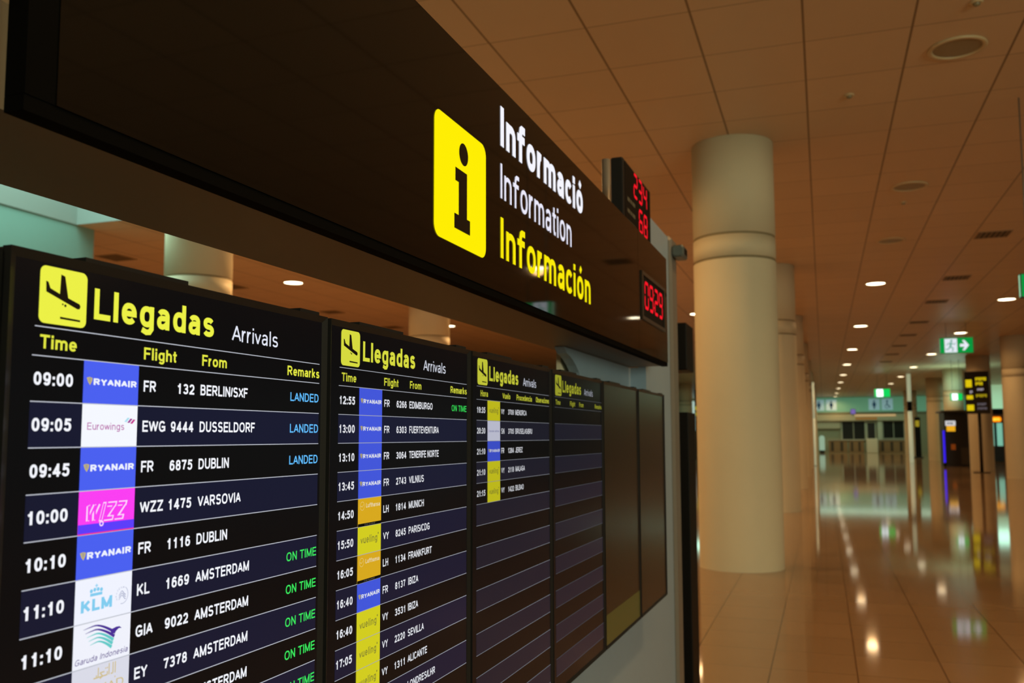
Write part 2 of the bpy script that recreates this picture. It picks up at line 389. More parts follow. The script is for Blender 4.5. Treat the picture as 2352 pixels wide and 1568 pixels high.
for k in (3, 4, 5, 6, 8):
    place_column(7.1, 11.72 + 8.9 * k, {3: 'brown lit round column at the right edge of the picture', 4: 'brown round column behind the tall black direction sign',
        5: 'pale green lit round column rising behind the dark kiosk', 6: 'brown round column left of the dark kiosk'}.get(k, 'distant round column %s in the right-hand row' % ORD[k - 3]), 'columns on the right of the hall')

# ------------------------------------------------------------------ downlights, vents, sensors
def make_downlight(lit):
    t = thing('downlight', 'x', 'ceiling light')
    tr = [(0.262, H), (0.268, H - 0.012), (0.262, H - 0.02), (0.232, H - 0.022), (0.222, H - 0.012), (0.222, H - .001)]
    MB().lathe(tr, n=40, cap=False).build('trim_ring', M_TRIM, t)
    MB().lathe([(0.0001, H - 0.010), (0.15, H - 0.012), (0.221, H - 0.008)], n=40, cap=False).build('diffuser', M_LAMP if lit else M_OFF, t)
    return t
dl = {True: make_downlight(True), False: make_downlight(False)}; used = {True: False, False: False}
def place_downlight(x, y, lit, label, group, power=1.0):
    c = copy_tree(dl[lit]) if used[lit] else dl[lit]
    used[lit] = True
    c.location = (x, y, 0); c['label'] = label; c['group'] = group
    if lit:
        lamp('downlight_or_fill_beam', 'SPOT', (x, y, H - 0.03), LAMP_W * power, WARM, spot_size=math.radians(165), spot_blend=0.6, shadow_soft_size=0.16)
for i, y in enumerate((9.36, 14.5, 18.5)):
    place_downlight(1.36, y, False, ['unlit round ceiling light nearest the camera, top right', 'unlit round ceiling light, second from the camera', 'unlit round ceiling light, third from the camera'][i], 'unlit ceiling lights')
for i, y in enumerate((23.67, 32.78, 41.6, 50.45, 59.06, 67.2, 75.75, 84.2, 91.6)):
    place_downlight(1.35 - i * .018, y, True, 'lit round ceiling light, %s along the row right of the near column' % ORD[i], 'lit ceiling lights right of the near column')
for i, y in enumerate((18.6, 27.71, 36.33, 45.42, 53.76, 62.2, 70.3, 78.8)):
    place_downlight(5.0 - i * .035, y, True, 'lit round ceiling light, %s along the right-hand row by the exit signs' % ORD[i], 'lit ceiling lights on the right')
for i, (x, y, s) in enumerate(((-12.2, 18.57, 'lit round ceiling light seen above the first arrivals screen'), (-12.04, 27.76, 'small lit ceiling light seen above the second arrivals screen'),
                               (-3.6, 27.69, 'small lit ceiling light at the left edge of the near column'))):
    place_downlight(x, y, True, s, 'lit ceiling lights left of the near column')
# added unseen beams without fixtures, to brighten floor, columns and left ceiling
for x, y, e in ((-3.6, 9.8, 1.25), (-3.6, 18.7, 1.5), (-8.0, 23.2, 4.5), (-8.0, 14.3, 4.5), (-16.4, 14.3, 3.5), (-16.4, 23.2, 3.0), (1.36, -0.5, 1.0), (1.36, 4.5, 1.0), (9.3, 9.6, 1.0), (9.3, 0.6, 1.0), (-3.6, 36.5, 1), (-3.6, 45.4, 1), (-12.1, 36.6, 1), (13.4, 14, 1), (13.4, 32, 1), (13.4, 50, 1)):
    lamp('downlight_or_fill_beam', 'SPOT', (x, y, H - 0.03), LAMP_W * e, WARM, spot_size=math.radians(165), spot_blend=0.6, shadow_soft_size=0.16)

def make_vent():
    t = thing('slot_vent', 'x', 'air vent')
    MB().box(-.29, .29, -.30, -.27, H - .012, H).box(-.29, .29, .27, .30, H - .012, H).box(-.29, -.265, -.27, .27, H - .012, H).box(.265, .29, -.27, .27, H - .012, H).build('frame', M_VENTF, t)
    MB().box(-.265, .265, -.27, .27, H - .004, H - .001).build('back_plate', M_VENT, t)
    for i in range(6):
        x = -.22 + i * .088
        MB().box(x - .009, x + .009, -.265, .265, H - .011, H - .0045).build('slat', M_VENTF, t)
    return t
v0 = make_vent(); fv = True
for X, lst, lab, grp in ((3.16, (18.6, 23.5, 27.54, 32.4, 36.5, 40.7, 44.9, 49.3), 'dark slotted ceiling vent, %s in the row on the right', 'vents on the right'),
                    (-14.0, (14.69, 18.59, 23.43, 27.43), 'dark ceiling vent, %s in the row seen above the screens', 'vents on the left')):
    for i, y in enumerate(lst):
        c = v0 if fv else copy_tree(v0)
        fv = False
        c.location = (X, y, 0); c['label'] = lab % ORD[i]; c['group'] = grp
for i, (x, y, s) in enumerate(((0.39, 10.31, 'small round smoke detector on the ceiling above the near column'), (1.35, 15.49, 'small round smoke detector beside the second unlit ceiling light'), (1.39, 8.40, 'small round smoke detector at the top edge of the picture'))):
    t = thing('smoke_detector', s, 'smoke detector', (x, y, 0), 0, 'smoke detectors')
    MB().lathe([(.055, H), (.055, H - .012), (.045, H - .018)], n=24, cap=True).build('base', M_TRIM, t)
    MB().lathe([(.03, H - .018), (.028, H - .035), (.012, H - .042), (.0005, H - .043)], n=24, cap=False).build('dome', M_OFF, t)

# ------------------------------------------------------------------ the information board (x along the board, y into it, z up)
BRZ = math.radians(90 - 0.9864)
BD = Vector((math.sin(math.radians(0.9864)), math.cos(math.radians(0.9864)), 0))
B0 = Vector((-0.8, 0, 0))
def on_board(s, z=0.0, y=0.0):
    n = Vector((-BD.y, BD.x, 0))
    return B0 + BD * s + n * y + Vector((0, 0, z))

bt = thing('information_board', 'large dark information board with a black glass sign above a row of screens', 'information board', B0, BRZ)
# glossy front panel of the sign: left edge strip, main sheet, right sheet, dark bottom trim
MB().box(0.692, 0.731, 0.001, 0.03, 2.015, 2.553).build('edge_strip', M_EDGE, bt)
MB().prism([(.732, 2.015), (3.747, 2.015), (3.747, 2.545), (2.3, 2.553), (.732, 2.553)], 0, .03).build('sign_panel', M_SIGN, bt)
MB().prism([(3.7495, 2.015), (4.42, 2.015), (4.42, 2.5405), (3.7495, 2.545)], 0, .03).build('sign_panel', M_SIGN, bt)
MB().box(0.692, 4.42, 0.002, 0.03, 1.997, 2.0145).build('bottom_trim', M_EDGE, bt)
MB().box(0.667, 4.42, 0.0305, 0.28, 2.0, 2.118).build('soffit', M_SOFFIT, bt)
grey = [(0.68, 0.0), (5.14, 0.0), (5.14, 2.815), (4.46, 2.815), (4.46, 1.842), (0.68, 1.842)]
MB().prism(grey, 0.12, 0.16).build('grey_panel', M_GREY, bt)
upper = [(3.30, 1.9985), (3.335, 1.976), (3.38, 1.968), (3.413, 1.958), (3.46, 1.938), (3.506, 1.912), (3.56, 1.8425), (5.139, 1.8425), (5.139, 1.9985)]
MB().prism(upper, 0.20, 0.24).box(4.46, 5.139, 0.16, 0.20, 1.8425, 1.9985).build('grey_panel', M_GREY, bt)
MB().box(3.452, 5.14, 0.262, 0.28, 0.0, 1.9985).build('back_sheet', M_BEIGE, bt)
MB().box(5.142, 5.325, 0.10, 0.30, 0, 2.83, 0.02).build('end_post', M_ALU, bt)
MB().box(0.57, 0.665, 0.0, 0.29, 0, 2.95, 0.012).build('end_post', M_ALU, bt)
# pictogram and lettering of the sign
ib = MB(); ib.flat(round_rect(1.695, 1.990, 2.080, 2.361, 0.028), -0.0012)
icon = ib.build('information_pictogram', glow(255, 238, 0), bt)
ii = MB(); ii.flat(disc(1.851, 2.299, 0.0262, 0.0262), -0.0022)
ii.flat([(1.804, 2.258), (1.804, 2.227), (1.823, 2.227), (1.823, 2.151), (1.799, 2.151), (1.799, 2.117), (1.889, 2.117), (1.889, 2.151), (1.871, 2.151), (1.871, 2.258)], -0.0022)
ii.build('letter_i', mat('pictogram_black', (0.004, 0.004, 0.003), 0.3), icon)
for s, w, z, cap, bold, c in (('Informació', .777, 2.3975, .1055, .205, (246, 246, 255)), ('Information', .638, 2.2598, .0912, .125, (236, 234, 250)), ('Información', .865, 2.1047, .1055, .165, (250, 234, 6))):
    m = MB(); text(m, s, 2.0915, z, cap, -0.0012, width=w, t=bold); m.build('lettering', glow(*c), bt)

# clock set into the sign
ct = thing('digital_clock', 'red digital clock reading 09:29 set into the right end of the black sign', 'clock', on_board(3.80, 2.16), BRZ)
fx0, fx1, fz0, fz1 = 0.0, 0.54, 0.0, 0.215
fr = MB()
for (a, b, c, d) in ((fx0, fx1, fz0, fz0 + .016), (fx0, fx1, fz1 - .016, fz1), (fx0, fx0 + .022, fz0 + .016, fz1 - .016), (fx1 - .022, fx1, fz0 + .016, fz1 - .016)):
    fr.box(a, b, -.007, -.0005, c, d)
fr.build('frame', mat('clock_frame', (0.03, 0.022, 0.014), 0.3), ct)
MB().box(.022, fx1 - .022, -.002, -.0005, .016, fz1 - .016).build('dial', M_BLACK, ct)
RED = glow(255, 22, 40, 1.0)
dm = MB()
for d, x in zip('0929', (0.065, 0.172, 0.288, 0.398)):
    seven(dm, d, x, 0.0535, 0.088, 0.126, -.0028, .17)
dm.flat(disc(.276, .085, .006), -.0028).flat(disc(.276, .145, .006), -.0028)
dm.build('digits', RED, ct)

# counter display standing on top of the sign
lt = thing('counter_display', 'black red-digit counter display reading 234 and 68 on top of the sign', 'digital display', on_board(3.70, 2.556, 0.05), BRZ)
MB().box(0, 0.59, 0, 0.055, 0.0, 0.305, 0.006).build('casing', M_CASE, lt)
MB().box(0.03, 0.575, -0.002, 0.0, 0.012, 0.293).build('front', M_BLACK, lt)
dm = MB()
for d, x in zip('234', (0.20, 0.305, 0.41)): seven(dm, d, x, 0.176, 0.082, 0.116, -.003, .17)
for d, x in zip('68', (0.305, 0.412)): seven(dm, d, x, 0.036, 0.084, 0.114, -.003, .17)
dm.build('digits', RED, lt)
cm = MB()
for z in (0.128, 0.076, 0.026):
    for a, b in ((0.07, 0.118), (0.128, 0.158), (0.168, 0.225)): cm.rect(a, b, z, z + .018, -.003)
cm.build('caption_lines', mat('caption_grey', (0.09, 0.085, 0.06), 0.6), lt)
MB().lathe([(.022, -.435), (.022, .46)], .50, .20, 16).build('support_pole', M_ALU, lt)
# little camera on the end post
kt = thing('security_camera', 'small dark camera box fixed to the top of the grey end post', 'camera', on_board(5.16, 2.735, 0.10), BRZ)
MB().box(-.01, .14, -.07, -.001, -.035, .035, .01).build('housing', mat('camera_housing', (0.07, 0.09, 0.09), 0.35), kt)
MB().box(.02, .11, -.072, -.0705, -.018, .018).build('lens', M_BLACK, kt)

# ------------------------------------------------------------------ the six arrival screens
YEL, WHI, BLU, GRN = (236, 240, 70), (246, 248, 255), (98, 190, 255), (60, 232, 95)
Z0 = 0.900                       # bottom edge of the screens
RP = 0.0493; ZB = 1.7385 - Z0; ZA = 1.770 - Z0
S_, L_, R_, E_ = 0.0345, 0.1037, 0.1876, 0.5880
PLANE = [(.0478, 1.8203), (.0509, 1.8196), (.0538, 1.813), (.0664, 1.8085), (.0673, 1.8304), (.0728, 1.8289), (.0779, 1.8054), (.0937, 1.8007), (.0953, 1.7981), (.0939, 1.795), (.0909, 1.7946), (.0484, 1.8086)]

def sh_white(c, k): return tuple(int(x) for x in c), k
def logo(code, x0, z0, w, h, y, k, tile):
    """the mark on an airline tile; x0, z0 is its lower left corner"""
    X = lambda u: x0 + u * w
    Zz = lambda u: z0 + u * h
    def put(name, mb, c): mb.build(name, glow(*c, k), tile)
    m = MB()
    if code == 'FR':
        text(m, 'RYANAIR', X(.17), Zz(.44), h * .155, y, width=w * .79, bold=.035); put('airline_name', m, (238, 242, 255))
        s = MB(); s.flat([(X(.05), Zz(.60)), (X(.10), Zz(.62)), (X(.15), Zz(.60)), (X(.142), Zz(.52)), (X(.11), Zz(.43)), (X(.075), Zz(.50))], y); put('emblem', s, (196, 180, 110))
        s = MB()
        for q in range(3): stroke(s, [(X(.085 + .015 * q), Zz(.60)), (X(.092 + .012 * q), Zz(.50))], w * .006, w * .003, y - .0002)
        put('emblem_detail', s, (90, 110, 190))
    elif code == 'EWG':
        text(m, 'Eurowings', X(.09), Zz(.40), h * .165, y, width=w * .66, bold=-.004); put('airline_name', m, (178, 62, 160))
        for q, c in enumerate(((170, 222, 240), (160, 60, 150), (196, 40, 140))):
            s = MB(); s.flat([(X(.75 + .055 * q), Zz(.60 - .02 * q)), (X(.79 + .055 * q), Zz(.59 - .02 * q)), (X(.85 + .055 * q), Zz(.69 - .02 * q)), (X(.81 + .055 * q), Zz(.70 - .02 * q))], y); put('emblem', s, c)
    elif code == 'WZZ':
        s = MB(); s.rect(X(0), X(1), Zz(.0), Zz(.235), y + .00015); put('colour_band', s, (92, 62, 250))
        s = MB(); s.rect(X(0), X(1), Zz(.0), Zz(.03), y + .0001); put('colour_line', s, (240, 40, 150))
        s = MB()
        text(s, 'WIZZ', X(.07), Zz(.27), h * .44, y, width=w * .72, t=.27, skew=.28)
        ring(s, X(.40), Zz(.22), h * .05, h * .035, y)
        m = MB(); text(m, 'WIZZ', X(.095), Zz(.30), h * .38, y - .0002, width=w * .67, t=.17, skew=.28); put('letter_fill', m, (250, 62, 242))
        put('airline_name', s, (255, 214, 255))
    elif code == 'KL':
        text(m, 'KLM', X(.10), Zz(.245), h * .27, y, width=w * .54, bold=.035)
        m.rect(X(.25), X(.46), Zz(.58), Zz(.645), y)
        for q in range(4): m.flat(disc(X(.268 + .058 * q), Zz(.70 + (.02 if q in (1, 2) else 0)), w * .026, h * .045, 14), y)
        m.rect(X(.35), X(.362), Zz(.76), Zz(.85), y); m.rect(X(.33), X(.382), Zz(.80), Zz(.82), y)
        put('airline_name', m, (130, 205, 240))
        s = MB(); cx, cz = X(.825), Zz(.46)
        ring(s, cx, cz, h * .20, h * .012, y, -105, 60, 20, .9)
        for q in (-1, 0, 1): stroke(s, [(cx - w * .065 + w * .13 * i / 8, cz + h * (.05 * q + .05 * math.sin(i / 8 * 2 * math.pi - 1.2))) for i in range(9)], h * .013, h * .02, y)
        for q, ch in enumerate('SKYTEAM'):
            a = math.radians(205 - q * 21); text(s, ch, cx + h * .185 * math.cos(a) - h * .02, cz + h * .185 * math.sin(a) - h * .02, h * .045, y)
        put('emblem', s, (150, 156, 190))
    elif code == 'GIA':
        for q in range(5):
            s = MB(); pts = []
            for i in range(13):
                t = i / 12; xx = .16 + .03 * q + t * (.56 - .045 * q); zz = .86 - .095 * q - .02 * math.sin(t * 3) + .06 * math.sin(t * math.pi) - (.30 - .02 * q) * max(0, t - .35) ** 1.3 * 1.45
                pts.append((X(xx), Zz(zz + .012 * t)))
            stroke(s, pts, h * .008, h * .075, y); put('wing_feather', s, (74, 46, 150) if q < 2 else (98, 202, 200))
        s = MB(); s.flat([(X(.62), Zz(.71)), (X(.73), Zz(.75)), (X(.79), Zz(.745)), (X(.835), Zz(.69)), (X(.78), Zz(.70)), (X(.70), Zz(.62)), (X(.66), Zz(.60))], y); put('bird_head', s, (74, 46, 150))
        text(m, 'Garuda Indonesia', X(.03), Zz(.10), h * .135, y, width=w * .92, skew=.25, bold=-.003); put('airline_name', m, (84, 60, 140))
    elif code == 'EY':
        for pts in ([(.36, .70), (.41, .70), (.41, .76)], [(.44, .69), (.44, .92)], [(.47, .66), (.52, .70), (.47, .79), (.55, .79)], [(.55, .70), (.60, .70), (.60, .78)], [(.63, .69), (.63, .95)], [(.66, .70), (.70, .70), (.70, .95)], [(.74, .69), (.74, .95)], [(.36, .70), (.60, .70)]):
            stroke(m, [(X(a), Zz(b)) for a, b in pts], w * .018, w * .018, y)
        for a, b in ((.57, .86), (.60, .86), (.74, .60)): m.flat(disc(X(a), Zz(b), w * .011, w * .011, 8), y)
        text(m, 'ETIHAD', X(.10), Zz(.34), h * .20, y, width=w * .80); put('airline_name', m, (208, 190, 140))
    elif code == 'LH':
        text(m, 'Lufthansa', X(.33), Zz(.66), h * .16, y, width=w * .60, bold=.01); put('airline_name', m, (255, 240, 200))
        s = MB(); ring(s, X(.17), Zz(.73), h * .15, h * .018, y, sx=1.0); stroke(s, [(X(.10), Zz(.74)), (X(.16), Zz(.70)), (X(.24), Zz(.79))], h * .03, h * .012, y); put('emblem', s, (255, 222, 130))
        s = MB(); s.rect(X(0), X(1), Zz(0), Zz(.105), y + .0001); put('alliance_strip', s, (14, 12, 10))
        s = MB(); text(s, 'STAR ALLIANCE', X(.27), Zz(.03), h * .05, y, width=w * .46); put('alliance_name', s, (110, 104, 96))
    elif code == 'VY':
        text(m, 'vueling', X(.11), Zz(.39), h * .27, y, width=w * .72, bold=.012); m.flat(disc(X(.87), Zz(.66), w * .024, w * .024, 10), y)
        put('airline_name', m, (158, 156, 52))
    elif code == 'SN':
        text(m, 'brussels airlines', X(.13), Zz(.44), h * .11, y, width=w * .78); put('airline_name', m, (120, 124, 180))
        s = MB()
        for q in range(5): s.flat(disc(X(.05 + .018 * (q % 2)), Zz(.42 + .035 * q), w * .01, w * .01, 8), y)
        put('emblem', s, (190, 90, 110))
TILE = {'FR': (74, 96, 240), 'EWG': (245, 248, 255), 'WZZ': (250, 62, 242), 'KL': (240, 243, 255), 'GIA': (240, 242, 252), 'EY': (218, 219, 232), 'LH': (238, 186, 34), 'VY': (232, 226, 36), 'SN': (226, 228, 250)}
TILE[None] = (238, 238, 244)

def make_display(n, s0, width, label, k, head, rows, nrows):  # k sets each screen's brightness, off-angle dimming baked in
    t = thing('flight_display', label, 'screen', on_board(s0, Z0), BRZ, 'screens on the information board')
    top = 1.850 - Z0; w = width
    case = MB().box(0, w, 0.006, 0.095, 0, top, 0.004).build('casing', M_CASE, t)
    b = MB(); f = .010
    for pts in ([(0, 0), (w, 0), (w - f, f), (f, f)], [(w, 0), (w, top), (w - f, top - f), (w - f, f)], [(w, top), (0, top), (f, top - f), (w - f, top - f)], [(0, top), (0, 0), (f, f), (f, top - f)]):
        o_ = [(x, (0.0 if (x in (0, w) or z in (0, top)) else .005), z) for x, z in pts]
        b.add(o_ + [(x, .012, z) for x, _, z in o_], [(0, 1, 2, 3), (4, 7, 6, 5), (0, 4, 5, 1), (1, 5, 6, 2), (2, 6, 7, 3), (3, 7, 4, 0)])
    b.build('bezel', M_CASE, t)
    for a, c in ((.10, .27), (w - .075, w - .02)):
        MB().box(a, c, .004, .03, top + .0003, top + .006).build('top_clip', M_CASE, t)
    scr = MB().box(f, w - f, .0052, .0058, f, top - f).build('screen', M_GLASS if head else M_GLASSOFF, t)
    if not head:
        if n == 4:
            MB().rect(f, w - f, f, .115, .0049).build('green_reflection', mat('green_reflection_glow', (0.03, 0.03, 0.012), 0.25, 0, 0.5, srgb(44, 44, 14), 1.0), t)  # reflection on the dark screen put in as a faint green glow
        return t
    Y = .0046
    # dark blue bands behind every second row, thin rules between the rows
    bm_ = MB(); lm = MB(); lw = .0011
    for r in range(nrows):
        if r % 2: bm_.rect(S_, E_, ZB - (r + 1) * RP, ZB - r * RP, Y + .0003)
    bm_.build('row_bands', mat('band_%d' % n, (0.002, 0.002, 0.003), 0.16, 0, 0.22, srgb(*((22, 24, 46) if n < 2 else (26, 26, 38))), 1.0), t)
    lk = (1.0, .75, .42, .16)[n]
    lm.rect(S_ + .002, E_, ZA - lw / 2, ZA + lw / 2, Y)
    for r in range(nrows + 1): lm.rect(S_, E_, ZB - r * RP - lw / 2, ZB - r * RP + lw / 2, Y)
    lm.build('rules', glow(190, 194, 205, lk), t)
    # heading
    m = MB(); m.flat(round_rect(.0405, .1042, 1.7742 - Z0, 1.8370 - Z0, .0075), Y)
    ic = m.build('arrivals_pictogram', glow(*YEL, k), t)
    m = MB(); m.flat([(x, z - Z0) for x, z in PLANE], Y - .0005)
    m.flat([(.0678, 1.7834 - Z0), (.0679, 1.781 - Z0), (.0955, 1.7797 - Z0 + .0008), (.0954, 1.7827 - Z0)], Y - .0005)
    m.flat(disc(.0708, 1.7975 - Z0, .0011, .0011, 10), Y - .0005).flat(disc(.0744, 1.7964 - Z0, .0016, .0016, 10), Y - .0005)
    m.build('aeroplane', mat('pictogram_dark', (0.006, 0.006, 0.006), 0.3), ic)
    m = MB(); text(m, 'Llegadas', .1154, 1.7867 - Z0, .0360, Y, width=.2085, t=.19); m.build('title', glow(*YEL, k), t)
    m = MB(); text(m, 'Arrivals', .3627, 1.7868 - Z0, .0226, Y, width=.109, t=.115); m.build('subtitle', glow(232, 236, 250, k), t)
    hb = 1.7466 - Z0
    for s, x, wd in head: m = MB(); text(m, s, x, hb, .0150, Y, width=wd, t=.175); m.build('column_heading', glow(*YEL, k * .92), t)
    for r, (tm, code, fl, dest, rem, air) in enumerate(rows):
        zt = ZB - r * RP; zb = zt - .0316
        wm = glow(*WHI, k)
        if tm: m = MB(); text(m, tm, .0378, zb, .0142, Y, width=.0515, t=.20); m.build('flight_time', wm, t)
        if code: m = MB(); text(m, code, .1968, zb, .0138, Y, kx=.98, t=.175, maxw=.0425); m.build('airline_code', wm, t)
        if fl: m = MB(); text(m, fl, .2880, zb, .0134, Y, width=.0105 * len(fl), right=True, t=.185); m.build('flight_number', wm, t)
        if dest: m = MB(); text(m, dest, .3003, zb, .0142, Y, kx=.97, t=.175, maxw=.1375); m.build('origin', wm, t)
        if air:
            a = MB(); a.rect(L_, R_, zt - RP + lw * .5, zt - lw * .5, Y - .0002)
            tile = a.build('airline_tile', glow(*TILE[air], k), t)
            tile['label'] = 'airline tile in the row of ' + (dest.title().split('/')[0] if dest else 'the next flight')
            logo(air, L_, zt - RP, R_ - L_, RP, Y - .0006, k, tile)
        if rem:
            q = MB(); text(q, rem, .5866, zb, .0136, Y, width=.0790 if rem == 'LANDED' else .0817, right=True, t=.15)
            q.build('remark', glow(*(BLU if rem == 'LANDED' else GRN), k), t)
    return t

EN = [('Time', .0437, .049), ('Flight', .1955, .0575), ('From', .3020, .051), ('Remarks', .4985, .0895)]
ES = [('Hora', .0600, .0462), ('Vuelo', .2060, .0567), ('Procedencia', .3110, .123), ('Observaciones', .4690, .119)]
O = 'ON TIME'; LD = 'LANDED'; A = 'AMSTERDAM'
R1 = [('09:00', 'FR', '132', 'BERLIN/SXF', LD, 'FR'), ('09:05', 'EWG', '9444', 'DUSSELDORF', LD, 'EWG'), ('09:45', 'FR', '6875', 'DUBLIN', LD, 'FR'), ('10:00', 'WZZ', '1475', 'VARSOVIA', '', 'WZZ'),
      ('10:10', 'FR', '1116', 'DUBLIN', '', 'FR'), ('11:10', 'KL', '1669', A, O, 'KL'), ('11:10', 'GIA', '9022', A, O, 'GIA'), ('', 'EY', '7378', A, O, 'EY'), ('', '', '', A, O, None), ('', '', '', '', O, None)]
R2 = [('12:55', 'FR', '6266', 'EDIMBURGO', O, 'FR'), ('13:00', 'FR', '6303', 'FUERTEVENTURA', '', 'FR'), ('13:10', 'FR', '3064', 'TENERIFE NORTE', '', 'FR'), ('13:45', 'FR', '2743', 'VILNIUS', '', 'FR'),
      ('14:50', 'LH', '1814', 'MUNICH', '', 'LH'), ('15:50', 'VY', '8245', 'PARIS/CDG', '', 'VY'), ('16:05', 'LH', '1134', 'FRANKFURT', '', 'LH'), ('16:40', 'FR', '8137', 'IBIZA', '', 'FR'),
      ('16:40', 'VY', '3531', 'IBIZA', '', 'VY'), ('17:05', 'VY', '2220', 'SEVILLA', '', 'VY'), ('', 'VY', '1311', 'ALICANTE', '', 'VY'), ('', '', '0', 'LONDRES/LHR', '', None)]
R3 = [('19:35', 'VY', '3709', 'MENORCA', '', 'VY'), ('20:30', 'SN', '3705', 'BRUSELAS/BRU', '', 'SN'), ('21:10', 'FR', '1284', 'JEREZ', '', 'FR'), ('21:10', 'VY', '2118', 'MALAGA', '', 'VY'), ('21:15', 'VY', '1422', 'BILBAO', '', 'VY')]
make_display(0, .684, .604, 'arrivals screen nearest the camera, first flight 09:00 from Berlin', 1.0, EN, R1, 16)
make_display(1, 1.2985, .6015, 'second arrivals screen, first flight 12:55 from Edinburgh', .80, EN, R2, 16)
make_display(2, 1.911, .601, 'third arrivals screen with Spanish headings, first flight 19:35 from Menorca', .62, ES, R3, 16)
make_display(3, 2.521, .600, 'fourth arrivals screen with headings but no flights listed', .36, EN, [], 16)
make_display(4, 3.131, .585, 'fifth screen, switched off, with a dim green reflection painted along its bottom', 0, None, [], 0)
make_display(5, 3.726, .575, 'sixth screen, switched off, nearest the grey end post', 0, None, [], 0)

# black two-part stand just behind the board's far end
st = thing('black_totem', 'black upright stand with a separate upper box behind the board end post', 'totem', (-0.86, 5.72, 0))
MB().box(-.052, .062, -.12, .18, 0, 1.80, .004).build('cabinet', M_BLACK, st)
MB().box(-.052, .062, -.12, .18, 2.065, 2.365, .006).build('upper_box', M_BLACK, st)
MB().box(-.075, -.0525, 0, .06, 0, 2.30).build('pole', M_ALU, st)

# ------------------------------------------------------------------ hanging and standing signs in the hall
GR = glow(8, 150, 62, 1.0); GW = glow(236, 238, 250, 1.3)
def running_man(mb, x, z, h, y):
    mb.flat(disc(x + .45 * h, z + .86 * h, .085 * h, .085 * h, 12), y)
    stroke(mb, [(x + .42 * h, z + .74 * h), (x + .36 * h, z + .42 * h)], .17 * h, .13 * h, y)
    stroke(mb, [(x + .36 * h, z + .42 * h), (x + .55 * h, z + .30 * h), (x + .50 * h, z + .06 * h)], .10 * h, .07 * h, y)
    stroke(mb, [(x + .36 * h, z + .42 * h), (x + .22 * h, z + .22 * h), (x + .02 * h, z + .22 * h)], .10 * h, .07 * h, y)
    stroke(mb, [(x + .42 * h, z + .70 * h), (x + .64 * h, z + .58 * h), (x + .74 * h, z + .68 * h)], .07 * h, .05 * h, y)
    stroke(mb, [(x + .42 * h, z + .70 * h), (x + .20 * h, z + .66 * h), (x + .12 * h, z + .50 * h)], .07 * h, .05 * h, y)
def exit_sign(loc, w, h, label, rz=0.0, arrow=True, bright=1.0):
    t = thing('exit_sign', label, 'exit sign', loc, rz, 'green exit signs')
    MB().box(-w / 2, w / 2, 0, .09, 0, h, .006).build('box', mat('sign_case', (0.02, 0.03, 0.02), 0.4), t)
    face = MB().rect(-w / 2 + .01, w / 2 - .01, .012, h - .012, -.002).build('front', glow(8, 150, 62, bright), t)
    MB().add([(-w / 2 - .002, .01, .012), (-w / 2 - .002, .08, .012), (-w / 2 - .002, .08, h - .012), (-w / 2 - .002, .01, h - .012)], [(0, 3, 2, 1)]).build('end_face', glow(150, 205, 165, bright), t)
    a = -w * .36
    m = MB().rect(a, a + h * .72, h * .06, h * .94, -.004); m.build('white_panel', glow(228, 232, 242, bright), face)
    m = MB(); running_man(m, a + h * .02, h * .08, h * .84, -.006); m.build('running_figure', glow(110, 170, 150, bright), face)
    if arrow:
        b = w * .10; m = MB(); c = h / 2
        m.flat([(b, c - h * .09), (b + w * .16, c - h * .09), (b + w * .16, c + h * .09), (b, c + h * .09)], -.004)
        m.flat([(b + w * .27, c), (b + w * .14, c + h * .32), (b + w * .07, c + h * .32), (b + w * .17, c), (b + w * .07, c - h * .32), (b + w * .14, c - h * .32)], -.004)
        m.build('arrow', glow(236, 238, 250, bright), face)
    for x in (-w * .3, w * .3):
        MB().lathe([(.008, h), (.008, H - loc[2])], x, .045, 8).build('rod', M_ALU, t)
    return t
exit_sign((4.34, 33.0, 4.405), 1.02, 0.536, 'green hanging exit sign with a white arrow pointing right')
exit_sign((2.335, 11.0, 3.165), 0.44, 0.271, 'green exit sign cut off by the right edge of the picture', arrow=False)
exit_sign((3.56, 60.0, 4.05), 0.92, 0.52, 'small distant green exit sign glowing white, between the two rows of lights', arrow=False, bright=2.2)
exit_sign((6.33, 49.0, 3.38), 0.56, 0.36, 'distant pale green exit sign in front of the pale green column', arrow=False, bright=2.2)

# tall black direction sign with yellow pictograms
dt = thing('direction_sign', 'tall black direction sign with yellow and white lettering on a dark pole', 'direction sign', (6.55, 44.0, 0), math.radians(-14))
MB().box(-.50, .46, -.13, .13, 2.60, 4.48, .01).build('panel', mat('sign_brown_black', (0.020, 0.014, 0.010), 0.4), dt)
MB().lathe([(.07, 0), (.07, 2.6)], .02, 0, 16).build('pole', mat('sign_pole', (0.03, 0.022, 0.014), 0.5), dt)
MB().box(-.3, .34, -.25, .25, 0, .03).build('foot_plate', mat('sign_pole', (0.03, 0.022, 0.014), 0.5), dt)
for a, b, c, d in ((-.46, -.21, 3.78, 4.12), (-.44, -.18, 3.24, 3.42), (-.44, -.16, 2.74, 3.0)): MB().rect(a, b, c, d, -.133).build('yellow_pictogram', glow(222, 196, 12), dt)

